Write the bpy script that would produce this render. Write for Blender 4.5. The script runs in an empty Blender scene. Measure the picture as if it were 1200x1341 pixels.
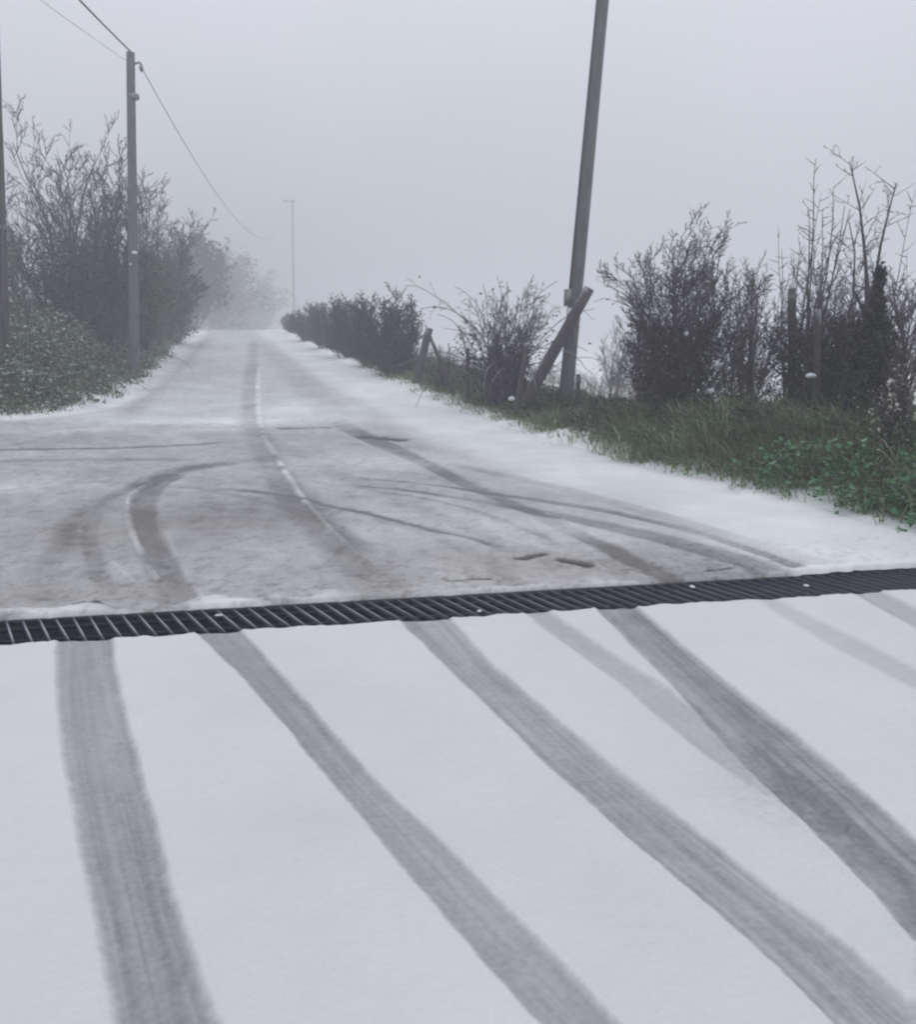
import bpy, math, random
import numpy as np
from math import radians as R

random.seed(7); RNG = np.random.default_rng(7)
S = bpy.context.scene
COL = S.collection

# ------------------------------------------------------------------ camera
F = 1100.0; CX, CY = 600.0, 670.5; HOR = 440.0
EYE = 1.30
PITCH = math.atan((CY - HOR) / F)
cam = bpy.data.cameras.new('camera'); camo = bpy.data.objects.new('camera', cam); COL.objects.link(camo)
cam.sensor_fit = 'HORIZONTAL'; cam.sensor_width = 36.0; cam.lens = 36.0 * F / 1200.0
cam.clip_start = 0.05; cam.clip_end = 3000
camo.location = (0, 0, EYE); camo.rotation_euler = (math.pi / 2 - PITCH, 0, 0)
S.camera = camo

# ------------------------------------------------------------------ world, sun, exposure
W = bpy.data.worlds.new('World'); S.world = W; W.use_nodes = True
nt = W.node_tree; nt.nodes.clear()
SUN_EL, SUN_AZ = 48.0, 150.0
sky = nt.nodes.new('ShaderNodeTexSky'); sky.sky_type = 'NISHITA'; sky.sun_disc = False
sky.sun_elevation = R(SUN_EL); sky.sun_rotation = R(SUN_AZ); sky.dust_density = 3.0
hs = nt.nodes.new('ShaderNodeHueSaturation'); hs.inputs['Saturation'].default_value = 0.35
nt.links.new(sky.outputs[0], hs.inputs['Color'])
tc = nt.nodes.new('ShaderNodeTexCoord')
sep = nt.nodes.new('ShaderNodeSeparateXYZ'); nt.links.new(tc.outputs['Generated'], sep.inputs[0])
ramp = nt.nodes.new('ShaderNodeValToRGB')
ramp.color_ramp.elements[0].position = 0.02; ramp.color_ramp.elements[0].color = (0.50, 0.515, 0.57, 1)
ramp.color_ramp.elements[1].position = 0.36; ramp.color_ramp.elements[1].color = (0.81, 0.83, 0.91, 1)
e3 = ramp.color_ramp.elements.new(1.0); e3.color = (0.95, 0.97, 1.04, 1)
nt.links.new(sep.outputs['Z'], ramp.inputs[0])
no = nt.nodes.new('ShaderNodeTexNoise'); no.inputs['Scale'].default_value = 2.2; no.inputs['Detail'].default_value = 3
nt.links.new(tc.outputs['Generated'], no.inputs['Vector'])
cr = nt.nodes.new('ShaderNodeValToRGB')
cr.color_ramp.elements[0].position = 0.3; cr.color_ramp.elements[0].color = (9.3, 9.5, 9.5, 1)
cr.color_ramp.elements[1].position = 0.7; cr.color_ramp.elements[1].color = (10.4, 10.3, 10.5, 1)
nt.links.new(no.outputs['Fac'], cr.inputs[0])
mul = nt.nodes.new('ShaderNodeMixRGB'); mul.blend_type = 'MULTIPLY'; mul.inputs[0].default_value = 1
nt.links.new(ramp.outputs[0], mul.inputs[1]); nt.links.new(cr.outputs[0], mul.inputs[2])
mx = nt.nodes.new('ShaderNodeMixRGB'); mx.inputs[0].default_value = 0.85
nt.links.new(hs.outputs[0], mx.inputs[1]); nt.links.new(mul.outputs[0], mx.inputs[2])
bg = nt.nodes.new('ShaderNodeBackground'); bg.inputs['Strength'].default_value = 0.1
nt.links.new(mx.outputs[0], bg.inputs['Color'])
wo = nt.nodes.new('ShaderNodeOutputWorld'); nt.links.new(bg.outputs[0], wo.inputs['Surface'])

sl = bpy.data.lights.new('sun', 'SUN'); sl.energy = 0.5; sl.angle = R(25); sl.color = (1.0, 0.97, 0.93)
so = bpy.data.objects.new('sun', sl); COL.objects.link(so)
so.rotation_euler = (R(90 - SUN_EL), 0, R(180 - SUN_AZ)); so.location = (0, 0, 30)

S.view_settings.view_transform = 'Standard'; S.view_settings.look = 'None'
S.view_settings.gamma = 1; S.view_settings.use_curve_mapping = False
S.view_settings.exposure = 0.09
cy = S.cycles
cy.use_denoising = True
try: cy.denoiser = 'OPENIMAGEDENOISE'
except Exception: pass
cy.max_bounces = 8; cy.diffuse_bounces = 3; cy.volume_bounces = 3
cy.transparent_max_bounces = 8
cy.filter_width = 2.3

# ------------------------------------------------------------------ maths helpers
def ray(u, v):
    x = (u - CX) / F; up = (CY - v) / F
    c, s = math.cos(PITCH), math.sin(PITCH)
    return np.array([x, c + up * s, -s + up * c])

def sstep(a, b, x):
    t = np.clip((np.asarray(x, float) - a) / (b - a), 0, 1); return t * t * (3 - 2 * t)

def softplus(x, k): return k * np.logaddexp(0, np.asarray(x, float) / k)

def zroad(x, y):
    y = np.asarray(y, float)
    return 0.046 * softplus(y - 11.5, 0.9) - 0.062 * softplus(y - 49, 3.0)

def at(u, v, dz=0.0):
    d = ray(u, v); t = 0.5
    while t < 400:
        p = np.array([0, 0, EYE]) + d * t
        if p[2] <= float(zroad(p[0], p[1])) + dz: return p
        t *= 1.004
    return p

def atY(u, v, Y):
    d = ray(u, v); return np.array([0, 0, EYE]) + d * (Y / d[1])

def _hash(ix, iy, seed):
    n = (ix.astype(np.int64) * 374761393 + iy.astype(np.int64) * 668265263 + seed * 1442695041) & 0x7fffffff
    n = ((n ^ (n >> 13)) * 1274126177) & 0x7fffffff
    return ((n ^ (n >> 16)) & 0xffff) / 65535.0

def vnoise(x, y, seed=0):
    x = np.asarray(x, float); y = np.asarray(y, float)
    ix = np.floor(x); iy = np.floor(y); fx = x - ix; fy = y - iy
    fx = fx * fx * (3 - 2 * fx); fy = fy * fy * (3 - 2 * fy)
    a = _hash(ix, iy, seed); b = _hash(ix + 1, iy, seed); c = _hash(ix, iy + 1, seed); d = _hash(ix + 1, iy + 1, seed)
    return (a * (1 - fx) + b * fx) * (1 - fy) + (c * (1 - fx) + d * fx) * fy

def fbm(x, y, seed=0, oct=4):
    t = 0; a = 0.5; s = 0
    for i in range(oct):
        t = t + a * vnoise(np.asarray(x) * 2 ** i, np.asarray(y) * 2 ** i, seed + i * 17); s += a; a *= 0.5
    return t / s

def seg_dist(px, py, pts):
    """distance to polyline, arc position, side sign"""
    best = np.full(px.shape, 1e9); arc = np.zeros(px.shape); side = np.zeros(px.shape); idx = np.zeros(px.shape)
    s0 = 0
    for i in range(len(pts) - 1):
        ax, ay = pts[i][:2]; bx, by = pts[i + 1][:2]
        dx, dy = bx - ax, by - ay; L2 = dx * dx + dy * dy + 1e-12; L = math.sqrt(L2)
        t = np.clip(((px - ax) * dx + (py - ay) * dy) / L2, 0, 1)
        qx, qy = px - ax - t * dx, py - ay - t * dy
        d = np.hypot(qx, qy); m = d < best
        best = np.where(m, d, best); arc = np.where(m, s0 + t * L, arc)
        side = np.where(m, np.sign(dx * qy - dy * qx), side); idx = np.where(m, i + t, idx)
        s0 += L
    return best, arc, side, idx

def inside(px, py, poly):
    c = np.zeros(px.shape, bool); n = len(poly)
    for i in range(n):
        ax, ay = poly[i]; bx, by = poly[(i + 1) % n]
        if ay == by: continue
        m = ((ay > py) != (by > py)) & (px < (bx - ax) * (py - ay) / (by - ay) + ax)
        c ^= m
    return c

# ------------------------------------------------------------------ verge edges (ground plan)
R_PX = [(1200, 712), (1150, 702), (1100, 690), (1040, 668), (980, 650), (920, 637), (860, 628), (800, 610), (740, 590),
        (690, 577), (640, 560), (600, 545), (560, 528), (520, 512), (440, 476), (400, 456), (372, 440)]
L_PX = [(0, 547), (50, 544), (110, 536), (150, 521), (180, 502), (200, 487), (225, 466), (242, 450), (256, 438)]
RE = [at(*p)[:2] for p in R_PX]; LE = [at(*p)[:2] for p in L_PX]
RE = [np.array([60, -30]), np.array([9, 1.0]), np.array([4.6, 4.1])] + RE + [RE[-1] + np.array([-7, 25]), RE[-1] + np.array([-90, 330])]
LE = [np.array([-300, 22]), np.array([-14, 13.6])] + LE + [LE[-1] + np.array([-7, 25]), LE[-1] + np.array([-90, 330])]
RPOLY = [tuple(p) for p in RE] + [(900, 400), (900, -30)]
LPOLY = [tuple(p) for p in LE] + [(-900, 400), (-900, 22)]

def sd_right(x, y):
    d = seg_dist(x, y, RE)[0]; return np.where(inside(x, y, RPOLY), d, -d)
def sd_left(x, y):
    d = seg_dist(x, y, LE)[0]; return np.where(inside(x, y, LPOLY), d, -d)

def ground_z(x, y, sr=None, sl_=None):
    x = np.atleast_1d(np.asarray(x, float)); y = np.atleast_1d(np.asarray(y, float))
    if sr is None: sr = sd_right(x, y)
    if sl_ is None: sl_ = sd_left(x, y)
    zr = zroad(x, y) * (1 - sstep(2.5, 12, sr))
    s = np.maximum(sr, sl_)
    z = zr - 0.32 * (1 - sstep(-0.55, -0.12, s)) - 0.03 * (1 - sstep(-0.1, 0.1, s))
    far = sstep(9.5, 12.5, y)
    z = z + (0.05 + (0.33 - .22 * far) * sstep(0.1, 1.5, sr) - 0.65 * sstep(1.8, 6.5, sr)) * sstep(-0.02, 0.2, sr)
    z = z + (0.05 + 0.40 * sstep(0.1, 1.8, sl_)) * sstep(-0.02, 0.2, sl_)
    z = z + (fbm(x * 1.3, y * 1.3, 5) - 0.5) * 0.16 * sstep(0.0, 0.8, s)
    z = z + (fbm(x * .08, y * .08, 9) - 0.5) * 0.8 * sstep(8, 30, s)
    return z
def gz(x, y): return float(ground_z([x], [y])[0])

# ------------------------------------------------------------------ object helpers
def tag(o, label=None, cat=None, group=None, kind=None):
    if label: o['label'] = label
    if cat: o['category'] = cat
    if group: o['group'] = group
    if kind: o['kind'] = kind
    return o
def empty(name, loc, label, cat, group=None):
    o = bpy.data.objects.new(name, None); COL.objects.link(o); o.location = loc; o.empty_display_size = .1
    return tag(o, label, cat, group)
def mesh_np(name, V, Fq, mat, parent=None, origin=None, smooth=False, attrs=None):
    """V (n,3); Fq list of (m,k) index arrays; origin shifts the object's origin"""
    V = np.asarray(V, float)
    if not isinstance(Fq, list): Fq = [Fq]
    Fq = [np.asarray(f, np.int32) for f in Fq if len(f)]
    me = bpy.data.meshes.new(name)
    o0 = np.array(origin if origin is not None else (0, 0, 0), float)
    me.vertices.add(len(V)); me.vertices.foreach_set('co', (V - o0).astype(np.float32).ravel())
    loops = np.concatenate([f.ravel() for f in Fq]); tot = np.concatenate([np.full(len(f), f.shape[1], np.int32) for f in Fq])
    me.loops.add(len(loops)); me.loops.foreach_set('vertex_index', loops)
    me.polygons.add(len(tot)); st = np.concatenate([[0], np.cumsum(tot)[:-1]]).astype(np.int32)
    me.polygons.foreach_set('loop_start', st)
    me.update(calc_edges=True); me.validate()
    if smooth: me.polygons.foreach_set('use_smooth', np.ones(len(tot), bool))
    if attrs:
        for k, a in attrs.items():
            at_ = me.attributes.new(k, 'FLOAT', 'POINT'); at_.data.foreach_set('value', np.asarray(a, np.float32))
    me.materials.append(mat)
    ob = bpy.data.objects.new(name, me); COL.objects.link(ob)
    if parent is not None:
        ob.parent = parent
        if origin is not None: ob.location = (o0 - np.array(parent.location))
    elif origin is not None: ob.location = o0
    return ob

def tubes(segs, sides=3):
    """segs: list of (p0,p1,r0,r1) -> verts, quads"""
    A = np.array([np.concatenate([s[0], s[1], [s[2], s[3]]]) for s in segs], float)
    p0, p1, r0, r1 = A[:, 0:3], A[:, 3:6], A[:, 6], A[:, 7]
    d = p1 - p0; d /= np.linalg.norm(d, axis=1, keepdims=True) + 1e-9
    ref = np.where(np.abs(d[:, 2:3]) > .9, np.array([[1., 0, 0]]), np.array([[0, 0, 1.]]))
    a = np.cross(d, ref); a /= np.linalg.norm(a, axis=1, keepdims=True) + 1e-9; b = np.cross(d, a)
    V = []
    for p, r in ((p0, r0), (p1, r1)):
        for k in range(sides):
            t = 2 * math.pi * k / sides
            V.append(p + (a * math.cos(t) + b * math.sin(t)) * r[:, None])
    V = np.stack(V, 1)  # n,2s,3
    n = len(A); base = (np.arange(n) * 2 * sides)[:, None]
    Q = np.concatenate([base + np.array([[k, (k + 1) % sides, sides + (k + 1) % sides, sides + k]]) for k in range(sides)], 0)
    return V.reshape(-1, 3), Q

def path_tube(pts, radii, sides=10, bump=0.0, seed=0):
    """one continuous tube along a path, capped"""
    pts = [np.array(p, float) for p in pts]; n = len(pts); V = []; rr = random.Random(seed)
    prev = None
    for i, p in enumerate(pts):
        d = pts[min(i + 1, n - 1)] - pts[max(i - 1, 0)]; d = d / np.linalg.norm(d)
        ref = np.array([1., 0, 0]) if prev is None else prev
        a = ref - d * ref.dot(d)
        if np.linalg.norm(a) < 1e-3: a = np.array([0, 1., 0]) - d * d[1]
        a /= np.linalg.norm(a); prev = a; b = np.cross(d, a)
        for k in range(sides):
            t = 2 * math.pi * k / sides; r = radii[i] * (1 + bump * (rr.random() - .5))
            V.append(p + (a * math.cos(t) + b * math.sin(t)) * r)
    Q = [[i * sides + k, i * sides + (k + 1) % sides, (i + 1) * sides + (k + 1) % sides, (i + 1) * sides + k] for i in range(n - 1) for k in range(sides)]
    V.append(pts[0]); V.append(pts[-1]); c0 = len(V) - 2; c1 = len(V) - 1
    T = [[c0, (k + 1) % sides, k] for k in range(sides)] + [[c1, (n - 1) * sides + k, (n - 1) * sides + (k + 1) % sides] for k in range(sides)]
    return np.array(V), [np.array(Q), np.array(T)]

def leaves(P, size, up=0.3, rng=RNG, stretch=1.5, droop=None):
    """small folded leaves at P (n,3): two triangles sharing the midrib"""
    n = len(P); d = rng.normal(size=(n, 3)); d[:, 2] = d[:, 2] * .5 + up
    if droop is not None: d = d + droop
    d /= np.linalg.norm(d, axis=1, keepdims=True)
    e = rng.normal(size=(n, 3)); e[:, 2] *= .5; e -= d * (e * d).sum(1, keepdims=True); e /= np.linalg.norm(e, axis=1, keepdims=True) + 1e-9
    nn = np.cross(d, e); s = size * rng.uniform(.6, 1.3, (n, 1))
    V = np.stack([P, P + d * s * stretch * .5 + e * s * .5 + nn * s * .15, P + d * s * stretch, P + d * s * stretch * .5 - e * s * .5 + nn * s * .15], 1)
    b = (np.arange(n) * 4)[:, None]
    return V.reshape(-1, 3), np.concatenate([b + [[0, 1, 2]], b + [[0, 2, 3]]], 0)

def join(parts):
    V = []; Fs = {}; off = 0
    for v, f in parts:
        V.append(v)
        for q in (f if isinstance(f, list) else [f]):
            q = np.asarray(q)
            if len(q): Fs.setdefault(q.shape[1], []).append(q + off)
        off += len(v)
    return np.concatenate(V), [np.concatenate(x) for x in Fs.values()]

# ------------------------------------------------------------------ materials
def new_mat(name):
    m = bpy.data.materials.new(name); m.use_nodes = True; n = m.node_tree; n.nodes.clear()
    out = n.nodes.new('ShaderNodeOutputMaterial'); b = n.nodes.new('ShaderNodeBsdfPrincipled')
    n.links.new(b.outputs[0], out.inputs['Surface']); return m, n, b
def N(n, t, **kw):
    x = n.nodes.new(t)
    for k, v in kw.items():
        if k in x.inputs: x.inputs[k].default_value = v
        else: setattr(x, k, v)
    return x
def noise(n, scale, detail=4, vec=None, rough=.55):
    x = N(n, 'ShaderNodeTexNoise', Scale=scale, Detail=detail, Roughness=rough)
    if vec is None:
        g = n.nodes.get('GEO') or n.nodes.new('ShaderNodeNewGeometry'); g.name = 'GEO'; vec = g.outputs['Position']
    n.links.new(vec, x.inputs['Vector']); return x.outputs['Fac']
def rampn(n, fac, a, b, c0=(0, 0, 0, 1), c1=(1, 1, 1, 1)):
    r = n.nodes.new('ShaderNodeValToRGB'); r.color_ramp.elements[0].position = a; r.color_ramp.elements[1].position = b
    r.color_ramp.elements[0].color = c0; r.color_ramp.elements[1].color = c1; n.links.new(fac, r.inputs[0]); return r.outputs[0]
def mix(n, fac, c0, c1):
    x = n.nodes.new('ShaderNodeMixRGB')
    for i, c in ((0, fac), (1, c0), (2, c1)):
        if isinstance(c, (tuple, float, int)): x.inputs[i].default_value = c
        else: n.links.new(c, x.inputs[i])
    return x.outputs[0]
def mth(n, op, a, b=0.0, c=None, clamp=False):
    x = n.nodes.new('ShaderNodeMath'); x.operation = op; x.use_clamp = clamp
    for i, k in enumerate((a, b) if c is None else (a, b, c)):
        if isinstance(k, (float, int)): x.inputs[i].default_value = k
        else: n.links.new(k, x.inputs[i])
    return x.outputs[0]
def bump(n, b, h, strength=.3, dist=.01):
    x = N(n, 'ShaderNodeBump', Strength=strength, Distance=dist); n.links.new(h, x.inputs['Height']); n.links.new(x.outputs[0], b.inputs['Normal'])

def surf_mat(name, snow_c, snow_c2, base_c, grain=.8):
    m, n, b = new_mat(name)
    at1 = N(n, 'ShaderNodeAttribute', attribute_name='snow').outputs['Fac']
    at2 = N(n, 'ShaderNodeAttribute', attribute_name='brown').outputs['Fac']
    at3 = N(n, 'ShaderNodeAttribute', attribute_name='wet').outputs['Fac']
    n1 = noise(n, 55, 5); n2 = noise(n, 7, 4); n3 = noise(n, 1.1, 3); n4 = noise(n, 260, 2)
    # more grain where the cover is partial
    part = mth(n, 'MULTIPLY', mth(n, 'MULTIPLY', at1, mth(n, 'SUBTRACT', 1.0, at1)), 4.0, clamp=True)
    g = mth(n, 'ADD', mth(n, 'MULTIPLY', mth(n, 'SUBTRACT', n1, .5), .42), mth(n, 'MULTIPLY', mth(n, 'SUBTRACT', n2, .5), .30))
    g = mth(n, 'ADD', g, mth(n, 'MULTIPLY', mth(n, 'SUBTRACT', n4, .5), .22))
    s = mth(n, 'ADD', at1, mth(n, 'MULTIPLY', g, mth(n, 'MULTIPLY_ADD', part, grain, .05)), clamp=True)
    sc = mix(n, rampn(n, n3, .35, .65), snow_c, snow_c2)
    bc = mix(n, rampn(n, n1, .3, .7), tuple(x * .75 for x in base_c[:3]) + (1,), tuple(min(1, x * 1.25) for x in base_c[:3]) + (1,))
    bc = mix(n, at2, bc, (.155, .135, .12, 1))
    bc = mix(n, at3, bc, (.018, .017, .018, 1))
    sc = mix(n, mth(n, 'MULTIPLY', at2, .45), sc, (.45, .39, .36, 1))
    n.links.new(mix(n, s, bc, sc), b.inputs['Base Color'])
    rg = mth(n, 'MULTIPLY_ADD', s, .42, .42); n.links.new(rg, b.inputs['Roughness'])
    b.inputs['Specular IOR Level'].default_value = .35
    bump(n, b, mth(n, 'ADD', mth(n, 'MULTIPLY', n1, .8), n2), .35, .012)
    return m
M_ROAD = surf_mat('slushy_asphalt', (.68, .70, .71, 1), (.82, .84, .83, 1), (.125, .122, .118, 1), .95)
M_DRIVE = surf_mat('snowy_concrete', (.655, .665, .67, 1), (.71, .715, .71, 1), (.125, .135, .138, 1), .38)

def ground_mat():
    m, n, b = new_mat('snowy_earth')
    sn = N(n, 'ShaderNodeAttribute', attribute_name='snow').outputs['Fac']
    n1 = noise(n, 9, 5); n2 = noise(n, 40, 4); n3 = noise(n, 1.5, 4)
    g = mth(n, 'ADD', mth(n, 'MULTIPLY', mth(n, 'SUBTRACT', n1, .5), 1.1), mth(n, 'MULTIPLY', mth(n, 'SUBTRACT', n2, .5), .8))
    s = rampn(n, mth(n, 'ADD', sn, g), .42, .58)
    earth = mix(n, rampn(n, n1, .4, .6), (.035, .045, .022, 1), (.07, .055, .035, 1))
    n.links.new(mix(n, s, earth, mix(n, n3, (.80, .84, .83, 1), (.88, .90, .89, 1))), b.inputs['Base Color'])
    b.inputs['Roughness'].default_value = .85
    bump(n, b, mth(n, 'ADD', n1, n2), .5, .03)
    return m
M_GROUND = ground_mat()

def bark_mat(name, c0, c1, frost=.5, fc=(.6, .62, .66, 1), scale=18):
    m, n, b = new_mat(name)
    g = n.nodes.new('ShaderNodeNewGeometry'); g.name = 'GEO'
    mp = N(n, 'ShaderNodeMapping'); mp.inputs['Scale'].default_value = (1, 1, .2); n.links.new(g.outputs['Position'], mp.inputs[0])
    f = noise(n, scale, 5, mp.outputs[0]); c = mix(n, rampn(n, f, .3, .7), c0, c1)
    sp = n.nodes.new('ShaderNodeSeparateXYZ'); n.links.new(g.outputs['Normal'], sp.inputs[0])
    w = mth(n, 'ADD', sp.outputs['Z'], mth(n, 'MULTIPLY', mth(n, 'SUBTRACT', noise(n, 6, 3), .5), 1.6))
    w = mth(n, 'MULTIPLY', rampn(n, w, .5, .75), frost)
    n.links.new(mix(n, w, c, fc), b.inputs['Base Color']); b.inputs['Roughness'].default_value = .85
    bump(n, b, f, .5, .01); return m
M_POLE = bark_mat('weathered_pole_wood', (.065, .065, .072, 1), (.13, .125, .13, 1), .15)
M_POST = bark_mat('dark_post_wood', (.035, .031, .034, 1), (.07, .062, .064, 1), .35)
M_BARK = bark_mat('wet_bark', (.030, .025, .030, 1), (.075, .062, .068, 1), .5)
M_TWIG = bark_mat('thin_twigs', (.030, .024, .029, 1), (.065, .050, .058, 1), .15)
M_TWIGR = bark_mat('reddish_twigs', (.050, .036, .040, 1), (.10, .075, .078, 1), .15)

def leaf_mat(name, cols, frost, fc=(.62, .68, .66, 1), hs=2.0):
    m, n, b = new_mat(name)
    f = noise(n, hs, 3); f2 = noise(n, 30, 2)
    c = mix(n, rampn(n, f, .38, .62), cols[0], cols[1]); c = mix(n, rampn(n, f2, .45, .7), c, cols[2])
    g = n.nodes['GEO']; sp = n.nodes.new('ShaderNodeSeparateXYZ'); n.links.new(g.outputs['Normal'], sp.inputs[0])
    w = mth(n, 'ADD', mth(n, 'ABSOLUTE', sp.outputs['Z']), mth(n, 'MULTIPLY', mth(n, 'SUBTRACT', noise(n, 14, 3), .5), 2.0))
    w = mth(n, 'MULTIPLY', rampn(n, w, .75, .98), frost)
    n.links.new(mix(n, w, c, fc), b.inputs['Base Color']); b.inputs['Roughness'].default_value = .7
    b.inputs['Specular IOR Level'].default_value = .2
    return m
M_GRASS = leaf_mat('verge_grass_blades', ((.085, .16, .055, 1), (.15, .21, .085, 1), (.24, .26, .14, 1)), .42)
M_GRASSF = leaf_mat('frosted_grass_blades', ((.05, .075, .04, 1), (.09, .115, .065, 1), (.15, .165, .11, 1)), .6)
M_WEED = leaf_mat('green_weed_leaves', ((.035, .12, .05, 1), (.07, .19, .085, 1), (.14, .27, .13, 1)), .3, (.45, .6, .5, 1))
M_BRAM = leaf_mat('bramble_leaves', ((.035, .065, .032, 1), (.08, .12, .06, 1), (.15, .18, .115, 1)), .9, (.45, .52, .49, 1))
M_BRAMD = leaf_mat('dark_bramble_leaves', ((.022, .026, .018, 1), (.045, .05, .03, 1), (.07, .065, .045, 1)), .25, (.4, .44, .42, 1))
M_STRAWD = leaf_mat('dull_straw', ((.06, .065, .035, 1), (.12, .115, .07, 1), (.2, .19, .13, 1)), .2)
M_IVY = leaf_mat('dark_ivy', ((.018, .015, .017, 1), (.030, .026, .026, 1), (.040, .040, .028, 1)), .06)
M_OLIVE = leaf_mat('olive_leaves', ((.05, .055, .03, 1), (.085, .09, .045, 1), (.11, .11, .06, 1)), .15)
M_DEAD = leaf_mat('pale_dead_leaves', ((.22, .19, .15, 1), (.35, .31, .24, 1), (.5, .46, .4, 1)), .4, (.75, .74, .72, 1))
M_STRAW = leaf_mat('dry_stalks', ((.09, .08, .065, 1), (.14, .125, .1, 1), (.2, .18, .15, 1)), .4)

def plain(name, c, rough=.6, metal=0.0, ns=20, var=.3):
    m, n, b = new_mat(name)
    f = noise(n, ns, 4)
    n.links.new(mix(n, rampn(n, f, .3, .7), tuple(x * (1 - var) for x in c) + (1,), tuple(x * (1 + var) for x in c) + (1,)), b.inputs['Base Color'])
    b.inputs['Roughness'].default_value = rough; b.inputs['Metallic'].default_value = metal; bump(n, b, f, .2, .004); return m
M_IRON = plain('dark_iron', (.012, .012, .018), .5, .3, 60)
def bar_mat():
    m, n, b = new_mat('frosted_bar_tops'); f = noise(n, 2.6, 3); f2 = noise(n, 40, 2)
    sp = n.nodes.new('ShaderNodeSeparateXYZ'); n.links.new(n.nodes['GEO'].outputs['Normal'], sp.inputs[0])
    px = n.nodes.new('ShaderNodeSeparateXYZ'); n.links.new(n.nodes['GEO'].outputs['Position'], px.inputs[0])
    w = mth(n, 'ADD', mth(n, 'ADD', f, mth(n, 'MULTIPLY', f2, .25)), mth(n, 'MULTIPLY', px.outputs['X'], -.13))
    w = mth(n, 'MULTIPLY', rampn(n, sp.outputs['Z'], .7, .9), rampn(n, w, .32, .80))
    n.links.new(mix(n, w, (.034, .034, .058, 1), (.33, .325, .37, 1)), b.inputs['Base Color']); b.inputs['Roughness'].default_value = .6; return m
M_IRONB = bar_mat()
M_TROUGH = plain('drain_trough', (.012, .012, .026), .9)
M_WIRE = plain('cable_sheath', (.05, .05, .055), .6)
M_SNOW = plain('clumped_snow', (.72, .74, .77), .8, 0, 25, .08)
M_STEEL = plain('galvanised_steel', (.2, .2, .21), .5, .5)
M_PALE = plain('fog_paled_pole', (.36, .36, .38), .8)  # far pole: colour lightened to add fog fading, no known pale material
M_STONE = plain('wet_pebbles', (.05, .047, .045), .5, 0, 30, .4)

# ------------------------------------------------------------------ drain line (ground plan)
def flat(u, v): return at(u, v)[:2]
b0, b1 = flat(0, 811), flat(1200, 744); f0, f1 = flat(0, 846), flat(1200, 771)
bb = (b1[1] - b0[1]) / (b1[0] - b0[0]); ba = b0[1] - bb * b0[0]
fb = bb; fa = ((f0[1] - fb * f0[0]) + (f1[1] - fb * f1[0])) / 2
fa -= .035; BA, FA = ba, fa; OVER = .004; ba, fa = ba - OVER, fa + OVER
DIRD = np.array([1, bb, 0.]) / math.hypot(1, bb); NORD = np.array([-DIRD[1], DIRD[0], 0.])

# ------------------------------------------------------------------ wheel tracks (ground plan, from left and right border)
def border_track(Lp, Rp, strength, soft=.02, streak=.5, ext=True, endfade=0):
    vs = sorted(set([p[1] for p in Lp] + [p[1] for p in Rp])); lo = max(Lp[0][1], Rp[0][1]) if True else 0
    hi = min(Lp[-1][1], Rp[-1][1]); vs = [v for v in np.linspace(min(lo, hi), max(lo, hi), 14)]
    def ip(P, v):
        P = sorted(P, key=lambda p: p[1]); return float(np.interp(v, [p[1] for p in P], [p[0] for p in P]))
    L = [at(ip(Lp, v), v)[:2] for v in vs]; Rr = [at(ip(Rp, v), v)[:2] for v in vs]
    C = [(a + b) / 2 for a, b in zip(L, Rr)]
    H = []
    for i in range(len(C)):
        d = C[min(i + 1, len(C) - 1)] - C[max(i - 1, 0)]; d /= np.linalg.norm(d); n = np.array([-d[1], d[0]])
        H.append(abs((Rr[i] - L[i]).dot(n)) / 2)
    if C[0][1] > C[-1][1] and ext:
        C = [C[0] + (C[0] - C[1]) / np.linalg.norm(C[0] - C[1]) * .3] + C; H = [H[0]] + H
    return dict(C=C, H=H, s=strength, soft=soft, streak=streak, endfade=endfade, near=ext)
def line_track(pts, strength, soft=.03, streak=.3, sub=4):
    """pts: (u, v, half width in metres)"""
    P = [np.append(at(u, v)[:2], h) for u, v, h in pts]; out = []
    for i in range(len(P) - 1):
        p0, p1, p2, p3 = P[max(i - 1, 0)], P[i], P[i + 1], P[min(i + 2, len(P) - 1)]
        for k in range(sub):
            t = k / sub
            out.append(.5 * (2 * p1 + (p2 - p0) * t + (2 * p0 - 5 * p1 + 4 * p2 - p3) * t * t + (3 * p1 - p0 - 3 * p2 + p3) * t ** 3))
    out.append(P[-1])
    return dict(C=[o[:2] for o in out], H=[abs(o[2]) for o in out], s=strength, soft=soft, streak=streak, both=True)

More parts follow.
